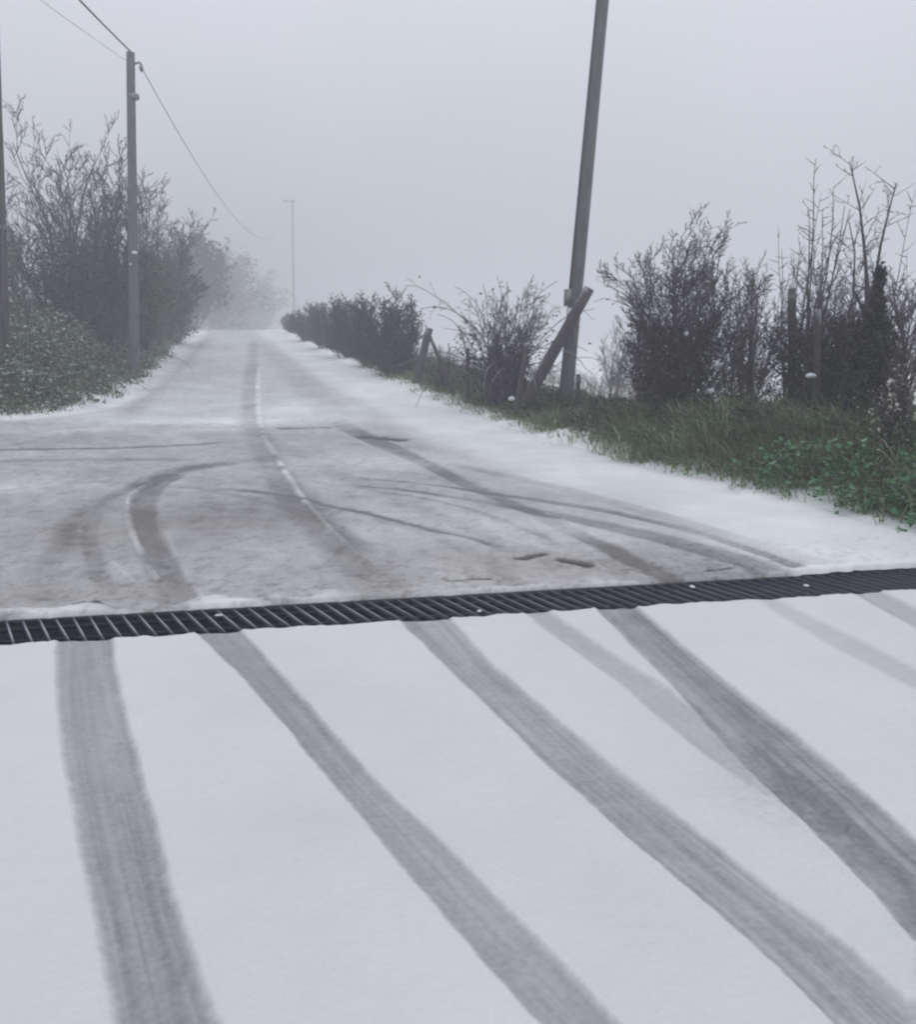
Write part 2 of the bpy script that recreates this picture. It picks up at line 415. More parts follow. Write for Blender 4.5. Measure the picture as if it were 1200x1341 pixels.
NEAR = [
 border_track([(76, 846), (75, 900), (85, 1000), (104, 1100), (128, 1200), (150, 1341), (160, 1420)], [(148, 846), (155, 900), (180, 1000), (208, 1100), (232, 1200), (280, 1341), (310, 1420)], .57, .018),
 border_track([(262, 836), (328, 900), (430, 1020), (520, 1130), (600, 1225), (700, 1341), (765, 1410)], [(322, 836), (385, 905), (482, 1020), (600, 1130), (690, 1225), (802, 1341), (870, 1410)], .54, .012),
 border_track([(530, 822), (600, 890), (700, 990), (820, 1100), (930, 1190), (1020, 1270), (1085, 1341), (1150, 1410)], [(600, 822), (650, 880), (760, 975), (880, 1070), (1000, 1165), (1100, 1240), (1215, 1341), (1290, 1410)], .56, .013, .8),
 border_track([(698, 815), (790, 880), (900, 975), (1000, 1045), (1060, 1085)], [(735, 815), (880, 910), (960, 970), (1060, 1050), (1110, 1085)], .40, .022, .5, True, .5),
 border_track([(786, 806), (870, 890), (960, 990), (1050, 1080), (1130, 1160), (1200, 1245), (1290, 1341)], [(842, 806), (930, 880), (1050, 975), (1130, 1045), (1200, 1108), (1330, 1225), (1450, 1341)], .64, .014, .9),
 border_track([(1000, 794), (1100, 855), (1200, 908), (1300, 960)], [(1030, 794), (1130, 842), (1200, 882), (1300, 925)], .22, .03),
 border_track([(1108, 776), (1200, 826), (1320, 890)], [(1150, 776), (1200, 800), (1320, 860)], .36, .02),
]
FAR = [
 border_track([(345, 600), (262, 606), (215, 616), (186, 632), (170, 655), (168, 690), (186, 740), (215, 800)][2:], [(345, 612), (290, 615), (242, 624), (216, 638), (205, 660), (209, 700), (236, 745), (270, 800)][2:], .34, .03, .5, False),
 line_track([(175, 650, .10), (190, 632, .12), (225, 618, .14), (280, 609, .15), (330, 604, .12)], .34, .06),
 line_track([(215, 626, .10), (250, 615, .14), (300, 606, .18), (380, 600, .2)], .22, .12),
 line_track([(-150, 594, .07), (0, 590, .07), (150, 588, .06), (240, 584, .06), (335, 577, .05)], .55, .03),
 line_track([(-150, 612, .12), (0, 606, .12), (150, 603, .1), (300, 604, .1)], .20, .08),
 line_track([(240, 640, .05), (330, 645, .05), (395, 655, .035), (440, 667, .03), (493, 677, .03), (556, 692, .03), (640, 707, .03)], .45, .015),
 line_track([(540, 692, .03), (610, 705, .03), (660, 722, .03)], .4, .02),
 line_track([(400, 622, .04), (500, 630, .035), (560, 636, .035), (620, 645, .04), (720, 660, .045), (800, 674, .05), (900, 698, .05), (1000, 730, .05), (1045, 748, .05)], .50, .015),
 line_track([(400, 632, .05), (500, 640, .04), (560, 648, .04), (620, 657, .05), (700, 671, .08), (800, 692, .10), (900, 718, .11), (970, 738, .11), (1010, 755, .11)], .42, .035),
 line_track([(430, 548, .16), (500, 582, .14), (560, 610, .10), (620, 640, .08), (700, 674, .07), (770, 708, .07), (830, 737, .07), (880, 762, .07)], .46, .03),
 line_track([(333, 444, .16), (330, 480, .16), (327, 520, .15), (333, 560, .16), (350, 600, .15), (380, 645, .15), (420, 690, .14), (465, 740, .12), (500, 790, .11)], .30, .09),
 line_track([(345, 450, .4), (385, 490, .35), (430, 535, .28), (470, 562, .2)], .2, .2),
 line_track([(185, 560, .1), (170, 545, .15), (205, 500, .25), (240, 470, .3), (275, 440, .3)], .2, .2),
 line_track([(95, 640, .1), (90, 700, .09), (120, 750, .08)], .12, .08),
 line_track([(-60, 640, .05), (100, 632, .05), (250, 640, .05), (380, 668, .05), (470, 710, .05), (530, 770, .05)], .16, .03),
 line_track([(60, 800, .07), (70, 730, .07), (110, 670, .07), (200, 632, .08), (330, 622, .08)], .14, .04),
 line_track([(150, 800, .05), (125, 740, .05), (120, 690, .05), (150, 650, .06), (210, 622, .06)], .18, .025),
 line_track([(470, 640, .03), (600, 665, .03), (700, 700, .03), (760, 730, .03)], .22, .015),
 line_track([(430, 660, .06), (560, 700, .07), (640, 740, .07), (680, 770, .06)], .18, .04),
 line_track([(540, 600, .08), (680, 630, .08), (840, 672, .09), (980, 715, .1), (1080, 745, .1)], .18, .03),
 line_track([(300, 540, .1), (360, 580, .1), (450, 625, .1), (600, 690, .08), (760, 750, .08)], .12, .06),
 line_track([(760, 690, .05), (700, 735, .05), (760, 728, .05)], .0, .05),
]
RIDGE = [  # little ridges of pushed-up snow
 line_track([(200, 632, .015), (172, 650, .02), (168, 680, .022), (180, 715, .022), (205, 762, .02)], .6, .012),
 line_track([(338, 480, .05), (338, 530, .05), (344, 568, .035), (362, 600, .035), (385, 638, .03), (412, 672, .025), (445, 706, .02), (490, 750, .018)], .85, .02),
 line_track([(128, 720, .015), (160, 750, .015), (185, 772, .015)], .4, .02),
 line_track([(218, 700, .012), (238, 745, .015), (265, 785, .015)], .3, .012),
]
HOLES = [(680, 735, 712, 729, .028, .02), (736, 736, 770, 743, .034, .02), (475, 572, 525, 578, .09, .05), (368, 562, 428, 561, .06, .02),
         (588, 764, 640, 762, .015, .008), (465, 789, 515, 787, .02, .01), (925, 752, 958, 748, .012, .008), (100, 796, 112, 795, .015, .01), (122, 793, 130, 794, .015, .01)]

def apply_tracks(x, y, snow, tracks, sgn=-1):
    z = np.zeros_like(x)
    for ti, t in enumerate(tracks):
        C = np.array(t['C']); H = np.array(t['H']); pad = H.max() + .4
        m = (x > C[:, 0].min() - pad) & (x < C[:, 0].max() + pad) & (y > C[:, 1].min() - pad) & (y < C[:, 1].max() + pad)
        if not m.any(): continue
        xx, yy = x[m], y[m]
        d, arc, side, idx = seg_dist(xx, yy, C)
        hw = np.interp(idx, np.arange(len(H)), H)
        tot = arc.max()
        d2 = d + (fbm(xx * 5, yy * 5, 31 + ti) - .5) * .018 + (fbm(xx * 40, yy * 40, 61 + ti) - .5) * .010
        w = 1 - sstep(-t['soft'], t['soft'], d2 - hw)
        ends = (idx <= 0) | (idx >= len(C) - 1)
        w = np.where(ends & (d > hw), w * 0.0, w)
        ac = side * d / np.maximum(hw, .01)
        st = (vnoise(ac * 4 + 40, arc * .9, 90 + ti) - .5) * .34 + (vnoise(ac * 11 + 40, arc * 2.2, 95 + ti) - .5) * .34 + (fbm(xx * 14, yy * 14, 99 + ti) - .5) * .3
        k = t['s'] * (1 + t['streak'] * st * 1.3) * (0.88 + .35 * (vnoise(arc * .9, arc * 0, 70 + ti) - .3))
        if t['soft'] > .0131 and tot > .01 and t.get('fade', 1):
            fl = min(2.5, tot * .22); k = k * sstep(0, fl, arc) * (sstep(0, fl, tot - arc) if C[-1, 1] > BA + bb * C[-1, 0] + .35 else 1) if t.get('both') else k
        if t.get('both'): k = k * (.55 + .9 * vnoise(arc * 1.7, arc * 0 + ti, 170 + ti)) * np.where(tot < 1.2, .8, 1)
        if t.get('endfade'): k = k * sstep(0, t['endfade'], tot - arc)
        snow[m] = np.minimum(snow[m], .94 - w * k) if t.get('near') else snow[m] + sgn * w * k
        z[m] += sgn * w * .009 * min(1, abs(t['s']) * 1.8)
        if sgn < 0:  # raised lips at the borders
            z[m] += .004 * np.exp(-((d - hw - .012) / .014) ** 2) * (0 if t['soft'] > .025 else 1)
    return z

def fan(k, Y):
    X = k[None, :] * Y
    nr, nc = Y.shape
    i = np.arange(nr * nc).reshape(nr, nc)
    Q = np.stack([i[:-1, :-1], i[:-1, 1:], i[1:, 1:], i[1:, :-1]], -1).reshape(-1, 4)
    return X, Q
kk = np.concatenate([np.linspace(-2.2, -.63, 40)[:-1], np.linspace(-.62, .62, 560), np.linspace(.63, 2.2, 40)[1:]])

# ------- driveway (in front of the drain)
Yf = fa / (1 - fb * kk)
Yf = np.where((1 - fb * kk) > .2, Yf, 12)
s = np.linspace(0, 1, 640)[:, None]
Yg = 1 / ((1 / 1.15) * (1 - s) + (1 / Yf[None, :]) * s)
Yg = np.concatenate([np.repeat(np.geomspace(.45, 1.13, 10)[:, None], len(kk), 1), Yg])
X, Q = fan(kk, Yg)
x, y = X.ravel(), Yg.ravel()
snow = .94 + (fbm(x * 1.2, y * 1.2, 3) - .5) * .10
zt = apply_tracks(x, y, snow, NEAR)
# churned slush where two tracks meet
pm = at(1020, 1040); dm = np.hypot((x - pm[0]) / .16, (y - pm[1]) / .20)
snow -= np.exp(-dm ** 2) * .35 * fbm(x * 60, y * 60, 77)
dl = (fa + fb * x - y)  # distance to the drain
z = zt + .012 + (fbm(x * 3, y * 3, 12) - .5) * .012 + (fbm(x * 30, y * 30, 14) - .5) * .003
z += .010 * np.exp(-(dl / .04) ** 2) * (fbm(x * 14, y * 14, 18) - .25)
snow += .25 * np.exp(-(dl / .03) ** 2) * (fbm(x * 25, y * 25, 18) - .3)
z -= .035 * (1 - sstep(0, .012, dl))
drive = mesh_np('driveway', np.stack([x, y + np.exp(-dl / .04) * (fbm(x * 16, x * 0, 19, 4) - .55) * .045, z], 1), Q, M_DRIVE, smooth=True,
                attrs=dict(snow=np.clip(snow, .12, 1), brown=np.zeros_like(x), wet=np.zeros_like(x)))
tag(drive, kind='structure', label='snow covered driveway crossed by grey wheel tracks in front of the drain')

# ------- road beyond the drain
Yb = ba / (1 - bb * kk); Yb = np.where((1 - bb * kk) > .2, Yb, 14)
s = np.linspace(0, 1, 620)[:, None]
Yg = 1 / ((1 / Yb[None, :]) * (1 - s) + (1 / 85.) * s)
X, Q = fan(kk, Yg)
x, y = X.ravel(), Yg.ravel()
sr = sd_right(x, y); sl_ = sd_left(x, y); sm = np.maximum(sr, sl_)
# cover: thin slush in the junction, more snow by the verges and on the climb
junction = (1 - sstep(.2, 1.9, -sr + 0) * 0)
band_r = 1 - sstep(.7, 2.2, -sr)         # snow band along the right verge
band_l = 1 - sstep(.3, 1.2, -sl_)
climb = sstep(10.5, 12.5, y + .15 * x)
low = fbm(x * .55 + 3, y * .45, 21, 4)
base = .45 + (low - .5) * .34
base = base * (1 - climb) + climb * (.70 + (low - .5) * .25)
# smooth pale patches, from the plan
def blob(u, v, rx, ry, amp, ang=0.0):
    c = at(u, v); dx, dy = x - c[0], y - c[1]; ca, sa = math.cos(ang), math.sin(ang)
    q = ((dx * ca + dy * sa) / rx) ** 2 + ((-dx * sa + dy * ca) / ry) ** 2
    return amp * np.exp(-q)
base += blob(250, 553, 1.6, .45, .30) + blob(390, 540, .9, 1.4, .28, .3) + blob(0, 640, .9, .6, .28) + blob(500, 610, 1.2, .5, .18)
base += blob(640, 690, 1.3, .5, .14) + blob(60, 565, 2.6, .45, .2) - blob(330, 680, .9, .7, .16) - blob(230, 500, 1.2, 4, .10)
base += blob(460, 560, 1.2, .5, -.05) + blob(860, 700, .8, .4, .16) + blob(560, 600, 1.0, .5, .16)
base = np.maximum(base, band_r * .98 - .02); base = np.maximum(base, band_l * .95)
base = base + (band_r > .5) * 0
# ragged drift of snow along the back lip of the drain
db = (y - (ba + bb * x)) * math.cos(math.atan(bb))
lump = fbm(x * 3.2, y * 9, 41, 4)
lip = (1 - sstep(.01, .10, db - (lump - .5) * .40)) * sstep(.40, .56, fbm(x * 2.3, y * .5, 43, 3) + .04) * (1 - blob(470, 780, .18, .3, .8) - blob(735, 765, .28, .3, .8))
snow = base + lip * .45
for t in FAR: t['s'] *= .84
zt = apply_tracks(x, y, snow, FAR)
rid = np.zeros_like(x); z2 = apply_tracks(x, y, rid, RIDGE, +1)
snow = snow + rid * .5 * sstep(.25, .5, fbm(x * 4, y * 4, 71))
wet = np.zeros_like(x); zh = np.zeros_like(x)
for (u0, v0, u1, v1, ra, so_) in HOLES:
    p0, p1 = at(u0, v0)[:2], at(u1, v1)[:2]
    d, *_ = seg_dist(x, y, [p0, p1]); d = d + (fbm(x * 12, y * 12, int(u0)) - .5) * ra * 1.4
    w = 1 - sstep(ra * .3, ra + so_, d); wet = np.maximum(wet, w); zh -= w * .025
    zh += .012 * np.exp(-((d - ra - .04) / .03) ** 2) * (y < 8)
snow -= wet * 2.5
brown = np.clip(blob(700, 750, .55, .28, .8) + blob(610, 735, .9, .3, .6) + blob(110, 700, .9, .9, .55) + blob(40, 780, 1.2, .3, .6) + blob(370, 690, .7, .6, .35) + blob(480, 770, .4, .2, .5) + blob(220, 775, .15, .15, .5), 0, 1) * (.6 + .8 * fbm(x * 6, y * 6, 55))
# stony crumbs scattered in the slush near the drain
cr_ = sstep(.60, .70, fbm(x * 24, y * 24, 58, 3)) * (1 - sstep(.2, 1.2, db)); snow -= cr_ * .18
streaks = fbm(x * 2.2 + y * 1.4, y * .9 - x * .3, 66, 4); snow += (streaks - .5) * .22 * (1 - band_r)
sl2 = sstep(.44, .60, fbm(x * 7 + y * 3, y * 4 - x * 1.2, 67, 4)); snow += (sl2 - .5) * .07 * (1 - band_r) * (1 - climb * .6)
snow -= sstep(.62, .66, fbm(x * 15, y * 11, 68, 3)) * .12 * (1 - band_r)
z = zroad(x, y) + zt + z2 * 2 + zh + .008 + lip * .012 * (.5 + lump) + (fbm(x * 2, y * 2, 24) - .5) * .016 + (fbm(x * 22, y * 22, 25) - .5) * .005
z += band_r * .02 + sstep(-.3, .1, sm) * .015
z -= .035 * (1 - sstep(0, .012, db))
V = np.stack([x, y - np.exp(-np.maximum(db, 0) / .04) * (fbm(x * 16, x * 0, 20, 4) - .55) * .045, z], 1)
keep = (sm[Q].min(1) < .45)
# pit: keep road sheet out of the field
road = mesh_np('road', V, Q[keep], M_ROAD, smooth=True, attrs=dict(snow=np.clip(snow, 0.02, 1), brown=np.clip(brown, 0, 1), wet=wet))
tag(road, kind='structure', label='slushy country road with curved tyre marks climbing into the fog')

# ------- ground sheet to the horizon
gx = np.concatenate([-np.geomspace(12, 600, 40)[::-1], np.linspace(-12, 12, 200)[1:-1], np.geomspace(12, 600, 40)])
gy = np.concatenate([[-600, -300, -150, -60, -30, -15, -8, -4, -2, 0, 2], np.linspace(3, 30, 230), np.geomspace(30.3, 600, 90)])
GX, GY = np.meshgrid(gx, gy); x, y = GX.ravel(), GY.ravel()
sr = sd_right(x, y); sl_ = sd_left(x, y)
z = ground_z(x, y, sr, sl_)
nearbehind = (y < 3)
sn = np.where(sr > sl_, 1.05 - .80 * sstep(.15, .75, sr) + .8 * sstep(1.9, 3.2, sr), 1.05 - .85 * sstep(.15, .7, sl_) + .6 * sstep(4, 9, sl_))
sn = np.where(sr > 3.5, 1.12 - .25 * fbm(x * .5, y * .5, 88), sn)
i = np.arange(len(gx) * len(gy)).reshape(len(gy), len(gx))
Q = np.stack([i[:-1, :-1], i[:-1, 1:], i[1:, 1:], i[1:, :-1]], -1).reshape(-1, 4)
g = mesh_np('ground', np.stack([x, y, z], 1), Q, M_GROUND, smooth=True, attrs=dict(snow=sn))
tag(g, kind='structure', label='snow dusted banks and field on both sides of the road')

# ------------------------------------------------------------------ drain grate
ba, fa = BA, FA
x0d, x1d = -3.6, 4.6
mid_a = (ba + fa) / 2; Wd = (ba - fa) * math.cos(math.atan(bb))
def onl(xx, off=0.0, z=0.0):
    p = np.array([xx, mid_a + bb * xx, 0.]); p = p + NORD * off; p[2] = z; return p
dr_o = onl(0, 0, 0)
drain = empty('drain_grate', dr_o, 'long dark slatted drain grate crossing the snowy road from edge to edge', 'drain')
def beam(p0, p1, w, h, ztop):
    d = (p1 - p0); d[2] = 0; d /= np.linalg.norm(d); n = np.array([-d[1], d[0], 0]) * w / 2
    V = []
    for p in (p0, p1):
        for sx, sz in ((-1, ztop - h), (1, ztop - h), (1, ztop), (-1, ztop)):
            q = p + n * sx; V.append([q[0], q[1], sz])
    return np.array(V), np.array([[0, 1, 2, 3], [7, 6, 5, 4], [0, 4, 5, 1], [1, 5, 6, 2], [2, 6, 7, 3], [3, 7, 4, 0]])
for sgn in (-1, 1):
    v, q = beam(onl(x0d, sgn * (Wd / 2 - .012)), onl(x1d, sgn * (Wd / 2 - .012)), .024, .04, -.006)
    mesh_np('rail', v, q, M_IRON, drain, dr_o)
# trough
tv = []; 
for xx in (x0d, x1d):
    for off, z in ((-Wd / 2 - .02, -.03), (-Wd / 2 + .03, -.03), (-Wd / 2 + .04, -.24), (Wd / 2 - .04, -.24), (Wd / 2 - .03, -.03), (Wd / 2 + .02, -.03)):
        tv.append(onl(xx, off, z))
tq = [[k, k + 1, k + 7, k + 6] for k in range(5)]
mesh_np('trough', np.array(tv), np.array(tq), M_TROUGH, drain, dr_o)
# oblique bars, one object each
ang = R(33); bd = np.array([-math.sin(ang), math.cos(ang), 0.])
half = (Wd / 2 - .022) / bd.dot(NORD)
pitch_b = .072; nb = int((x1d - x0d - .3) / pitch_b)
bm = None
for k in range(nb):
    xx = x0d + .15 + k * pitch_b
    c = onl(xx)
    if bm is None:
        v, q = beam(np.array(-bd * half), np.array(bd * half), .010, .034, 0.0)
        bo = mesh_np('bar', v, q, M_IRONB, drain)
        bo.data.materials.clear(); bo.data.materials.append(M_IRONB)
        bm = bo
    else:
        bo = bm.copy(); COL.objects.link(bo); bo.parent = drain
    bo.location = (c[0] - dr_o[0], c[1] - dr_o[1], .001 - random.random() * .003)
    bo.rotation_euler = (0, 0, random.uniform(-.02, .02))
cross = []
for off in (-.07, .07):
    v, q = beam(onl(x0d, off * Wd / .34), onl(x1d, off * Wd / .34), .006, .018, -.012)
    cb = mesh_np('cross_rod', v, q, M_IRON, drain, dr_o)

# clumps of snow sitting on the grate
def lump_mesh(r, seed, flat_=.6):
    import bmesh
    rr = np.random.default_rng(seed); b = bmesh.new()
    bmesh.ops.create_icosphere(b, subdivisions=3, radius=1)
    st = rr.uniform(.65, 1.35, 3); of = rr.uniform(0, 50)
    for v in b.verts:
        c = np.array(v.co); k = .55 + .6 * fbm(c[0] * 1.6 + of, c[1] * 1.6 + c[2] * 1.3, seed, 3) + .5 * (fbm(c[0] * 5 + of, c[1] * 5 + c[2] * 4, seed + 3, 2) - .5)
        v.co = c * float(k) * r * st; v.co.z *= flat_
    me = bpy.data.meshes.new('snow_clump'); b.to_mesh(me); b.free()
    me.polygons.foreach_set('use_smooth', np.ones(len(me.polygons), bool)); me.materials.append(M_SNOW); return me
cl = [(287, 807, .020, 'small clump of snow on the grate, farthest left of the four'),
      (628, 802, .014, 'tiniest clump of snow on the middle of the drain grate'),
      (907, 770, .020, 'clump of snow on the back lip of the grate, third from the left'),
      (1056, 768, .022, 'largest clump of snow on the grate, near its right end')]
for k, (u, v, r, lb) in enumerate(cl):
    p = at(u, v); o = bpy.data.objects.new('snow_clump', lump_mesh(r, k)); COL.objects.link(o)
    o.scale = (1.1, .7, .5); o.location = (p[0], p[1], .001 + r * .15); o.rotation_euler = (0, 0, k)
    tag(o, lb, 'snow clump', 'clumps of snow on the drain grate')

# ------------------------------------------------------------------ utility poles
def pole_mesh(p0, p1, r0, r1, seed=0, sides=12, n=10):
    pts = [p0 + (p1 - p0) * t for t in np.linspace(0, 1, n)]
    return path_tube(pts, list(np.linspace(r0, r1, n)), sides, .05, seed)
def ring(p0, p1, r, sides=14): return path_tube([p0, p0 + (p1 - p0) * .02, p0 + (p1 - p0) * .98, p1], [r * .96, r, r, r * .96], sides)

# leaning pole with its brace, right
Yp = 13.0
pb = atY(742, 512, Yp); pt = atY(790, 0, Yp); dirp = (pt - pb) / np.linalg.norm(pt - pb)
base = pb - dirp * ((pb[2] - gz(pb[0], pb[1])) / dirp[2] + .4)
top = pb + dirp * 7.6
o = empty('utility_pole', (base[0], base[1], gz(base[0], base[1])), 'tall bare wooden pole leaning right with a diagonal brace across it', 'utility pole', 'poles along the lane')
OR = np.array(o.location)
v, f = pole_mesh(base, top, .112, .076, 1); mesh_np('shaft', v, f, M_POLE, o, OR, True)
q0 = atY(688, 528, Yp - .22); q1 = atY(772, 378, Yp - .22)
q0 = q0 + (q0 - q1) * .12
v, f = path_tube([q0 + (q1 - q0) * t for t in np.linspace(0, 1, 7)], list(np.linspace(.095, .078, 7)), 10, .06, 2); mesh_np('brace', v, f, M_POST, o, OR, True)
def on_pole(v_): # point of the leaning axis at image height
    t = (atY(750, v_, Yp)[2] - pb[2]) / dirp[2]; return pb + dirp * t
a, b_ = on_pole(404), on_pole(412); v, f = ring(b_, a, .112); mesh_np('snow_band', v, f, M_SNOW, o, OR, True)
a, b_ = on_pole(380), on_pole(400)
cc = (a + b_) / 2 + np.array([-.11, -.03, 0])
def boxm(c, sx, sy, sz):
    V = np.array([[i, j, k] for i in (-1, 1) for j in (-1, 1) for k in (-1, 1)], float) * [sx / 2, sy / 2, sz / 2] + c
    return V, np.array([[0, 1, 3, 2], [4, 6, 7, 5], [0, 4, 5, 1], [2, 3, 7, 6], [0, 2, 6, 4], [1, 5, 7, 3]])
v, f = boxm(cc, .11, .12, .24); mesh_np('junction_box', v, f, M_STEEL, o, OR)
v, f = path_tube([on_pole(378) + np.array([-.105, -.06, 0]), on_pole(200) + np.array([-.1, -.05, 0]), on_pole(0) + np.array([-.09, -.04, 0])], [.012] * 3, 6); mesh_np('conduit', v, f, M_WIRE, o, OR)

# left pole with bracket
Yb_ = 19.0
pt = atY(171, 69, Yb_); pbx = atY(173, 470, Yb_)
z0 = gz(pbx[0], pbx[1])
o = empty('utility_pole', (pbx[0], pbx[1], z0), 'upright wooden pole with a side bracket in front of the big bare tree', 'utility pole', 'poles along the lane')
OR = np.array(o.location)
v, f = pole_mesh(np.array([pbx[0], pbx[1], z0 - .4]), pt, .115, .085, 3); mesh_np('shaft', v, f, M_POLE, o, OR, True)
bk = atY(185, 88, Yb_)
v, f = path_tube([pt + np.array([.05, 0, -.22]), (pt + bk) / 2 + np.array([.08, 0, -.05]), bk], [.022] * 3, 6); mesh_np('bracket', v, f, M_STEEL, o, OR)
v, f = path_tube([bk + np.array([0, 0, -.09]), bk + np.array([0, 0, -.02]), bk + np.array([0, 0, .06])], [.03, .045, .025], 8); mesh_np('insulator', v, f, M_STEEL, o, OR, True)
for vv, uu in ((331, 176), (346, 171)):
    p = atY(uu, vv, Yb_ - .14); me = lump_mesh(.055 if vv == 331 else .035, 9 + vv)
    s_ = bpy.data.objects.new('snow_patch', me); COL.objects.link(s_); s_.parent = o; s_.location = p - OR
v, f = ring(pt + np.array([0, 0, -.9]), pt + np.array([0, 0, -.8]), .112); mesh_np('band', v, f, M_STEEL, o, OR, True)
PB_TOP, PB_BR = pt, bk

# nearest left pole, cut by the frame
Ya = 14.6
pbx = atY(-2, 492, Ya); z0 = gz(pbx[0], pbx[1]); ptA = atY(-13, 30, Ya)
o = empty('utility_pole', (pbx[0], pbx[1], z0), 'dark wooden pole cut off by the left edge of the view', 'utility pole', 'poles along the lane')
OR = np.array(o.location)
v, f = pole_mesh(np.array([pbx[0], pbx[1], z0 - .4]), ptA, .17, .125, 5); mesh_np('shaft', v, f, M_POST, o, OR, True)
v, f = ring(atY(-4, 300, Ya), atY(-4, 294, Ya), .165); mesh_np('band', v, f, M_STEEL, o, OR, True)
v, f = path_tube([np.array([pbx[0] + .17, pbx[1] - .06, z0 + .1]), atY(4, 380, Ya - .12), atY(3, 200, Ya - .12)], [.018] * 3, 6); mesh_np('conduit', v, f, M_WIRE, o, OR)

# far pole in the fog
Yc = 88.0
ptF = atY(383, 262, Yc); pbF = atY(384, 410, Yc); z0 = gz(pbF[0], pbF[1])
o = empty('utility_pole', (pbF[0], pbF[1], z0), 'faint distant pole with a short crossarm almost lost in the fog', 'utility pole', 'poles along the lane')
OR = np.array(o.location)
v, f = pole_mesh(np.array([pbF[0], pbF[1], z0 - .3]), ptF, .14, .09, 6, 8); mesh_np('shaft', v, f, M_PALE, o, OR, True)
c = atY(379, 264, Yc - .18); v, f = boxm(c, 1.3, .1, .12); mesh_np('crossarm', v, f, M_PALE, o, OR)
for dx in (-.38, .3):
    v, f = path_tube([c + np.array([dx, 0, .06]), c + np.array([dx, 0, .14]), c + np.array([dx, 0, .22])], [.03, .05, .03], 8); mesh_np('insulator', v, f, M_STEEL, o, OR, True)

# overhead wires
def wire(p0, p1, sag, r, label, n=24):
    pts = [p0 + (p1 - p0) * t - np.array([0, 0, sag * 4 * t * (1 - t)]) for t in np.linspace(0, 1, n)]
    v, f = path_tube(pts, [r] * n, 5)
    return tag(mesh_np('overhead_wire', v, f, M_WIRE, None, p0, True), label, 'wire', 'overhead wires')
d1 = atY(115, 0, 15.2) - PB_TOP
wire(PB_TOP + np.array([0, 0, .02]), PB_TOP + d1 * 7.5, .35, .017, 'thick overhead cable running from the pole top to the upper left')
d2 = atY(72, 0, 15.2) - atY(165, 78, Yb_)
wire(atY(165, 80, Yb_), atY(165, 78, Yb_) + d2 * 7.0, .3, .0045, 'very thin faint wire left of the thick overhead cable')
wire(bk, np.array([ptF[0] - .38, ptF[1], ptF[2] + .1]), 3.6, .009, 'sagging wire dropping from the pole bracket towards the far pole', 40)

def clear_Y(u, Y, margin):
    for _ in range(80):
        x = atY(u, 500, Y)[0]
        if max(sd_right(np.array([x]), np.array([Y]))[0], sd_left(np.array([x]), np.array([Y]))[0]) >= margin: break
        Y += .15
    return Y
# ------------------------------------------------------------------ fence posts
def post(u0, v0, u1, v1, Y, rad, label, snowcap=False, dY=0.0):
    Y = clear_Y(u0, Y, .5)
    p1 = atY(u1, v1, Y + dY); p0 = atY(u0, v0, Y); d = p1 - p0
    z0 = gz(p0[0], p0[1]); t = (p0[2] - z0 + .15) / d[2]; pb_ = p0 - d * t
    pts = [pb_ + (p1 - pb_) * k for k in np.linspace(0, 1, 6)]
    for q in pts[1:-1]: q += np.array([random.uniform(-1, 1), random.uniform(-1, 1), 0]) * rad * .12
    v, f = path_tube(pts, [rad * 1.08, rad * 1.05, rad, rad * .98, rad * .95, rad * .88], 8, .18, int(u0))
    o = empty('fence_post', (pb_[0], pb_[1], z0), label, 'fence post', 'old wooden fence posts')
    mesh_np('shaft', v, f, M_POST, o, np.array(o.location), False)
    if snowcap:
        c = bpy.data.objects.new('snow_cap', lump_mesh(rad * 1.0, int(v0), .5)); COL.objects.link(c); c.parent = o
        c.scale = (1, 1, .5); c.location = p1 + np.array([0, 0, rad * .05]) - np.array(o.location)
    return p1
FP = [
 post(1037, 540, 1037, 378, 9.3, .045, 'tall thin upright post among the twigs right of the twin bushes'),
 post(757, 520, 758, 490, 12.2, .036, 'short dark post stub at the foot of the leaning pole', True),
 post(680, 520, 691, 450, 12.4, .040, 'slanting post between the arching bramble and the pole brace', True),
 post(613, 512, 613, 456, 13.6, .033, 'thin upright post at the left side of the arching bramble'),
 post(545, 505, 563, 430, 15.4, .085, 'thick leaning post meeting a thinner stick at the hedge end'),
 post(594, 516, 563, 440, 15.0, .035, 'thin stick leaning left against the thick post at the hedge end'),
 post(37, 470, 37, 386, 17.5, .055, 'dark upright post in the brambles on the left bank'),
 post(1068, 560, 1072, 405, 8.6, .035, 'post half hidden in the dark brush beside the ivy-clad tree'),
 post(985, 530, 984, 420, 10.2, .032, 'narrow post showing behind the second twiggy bush'),
]

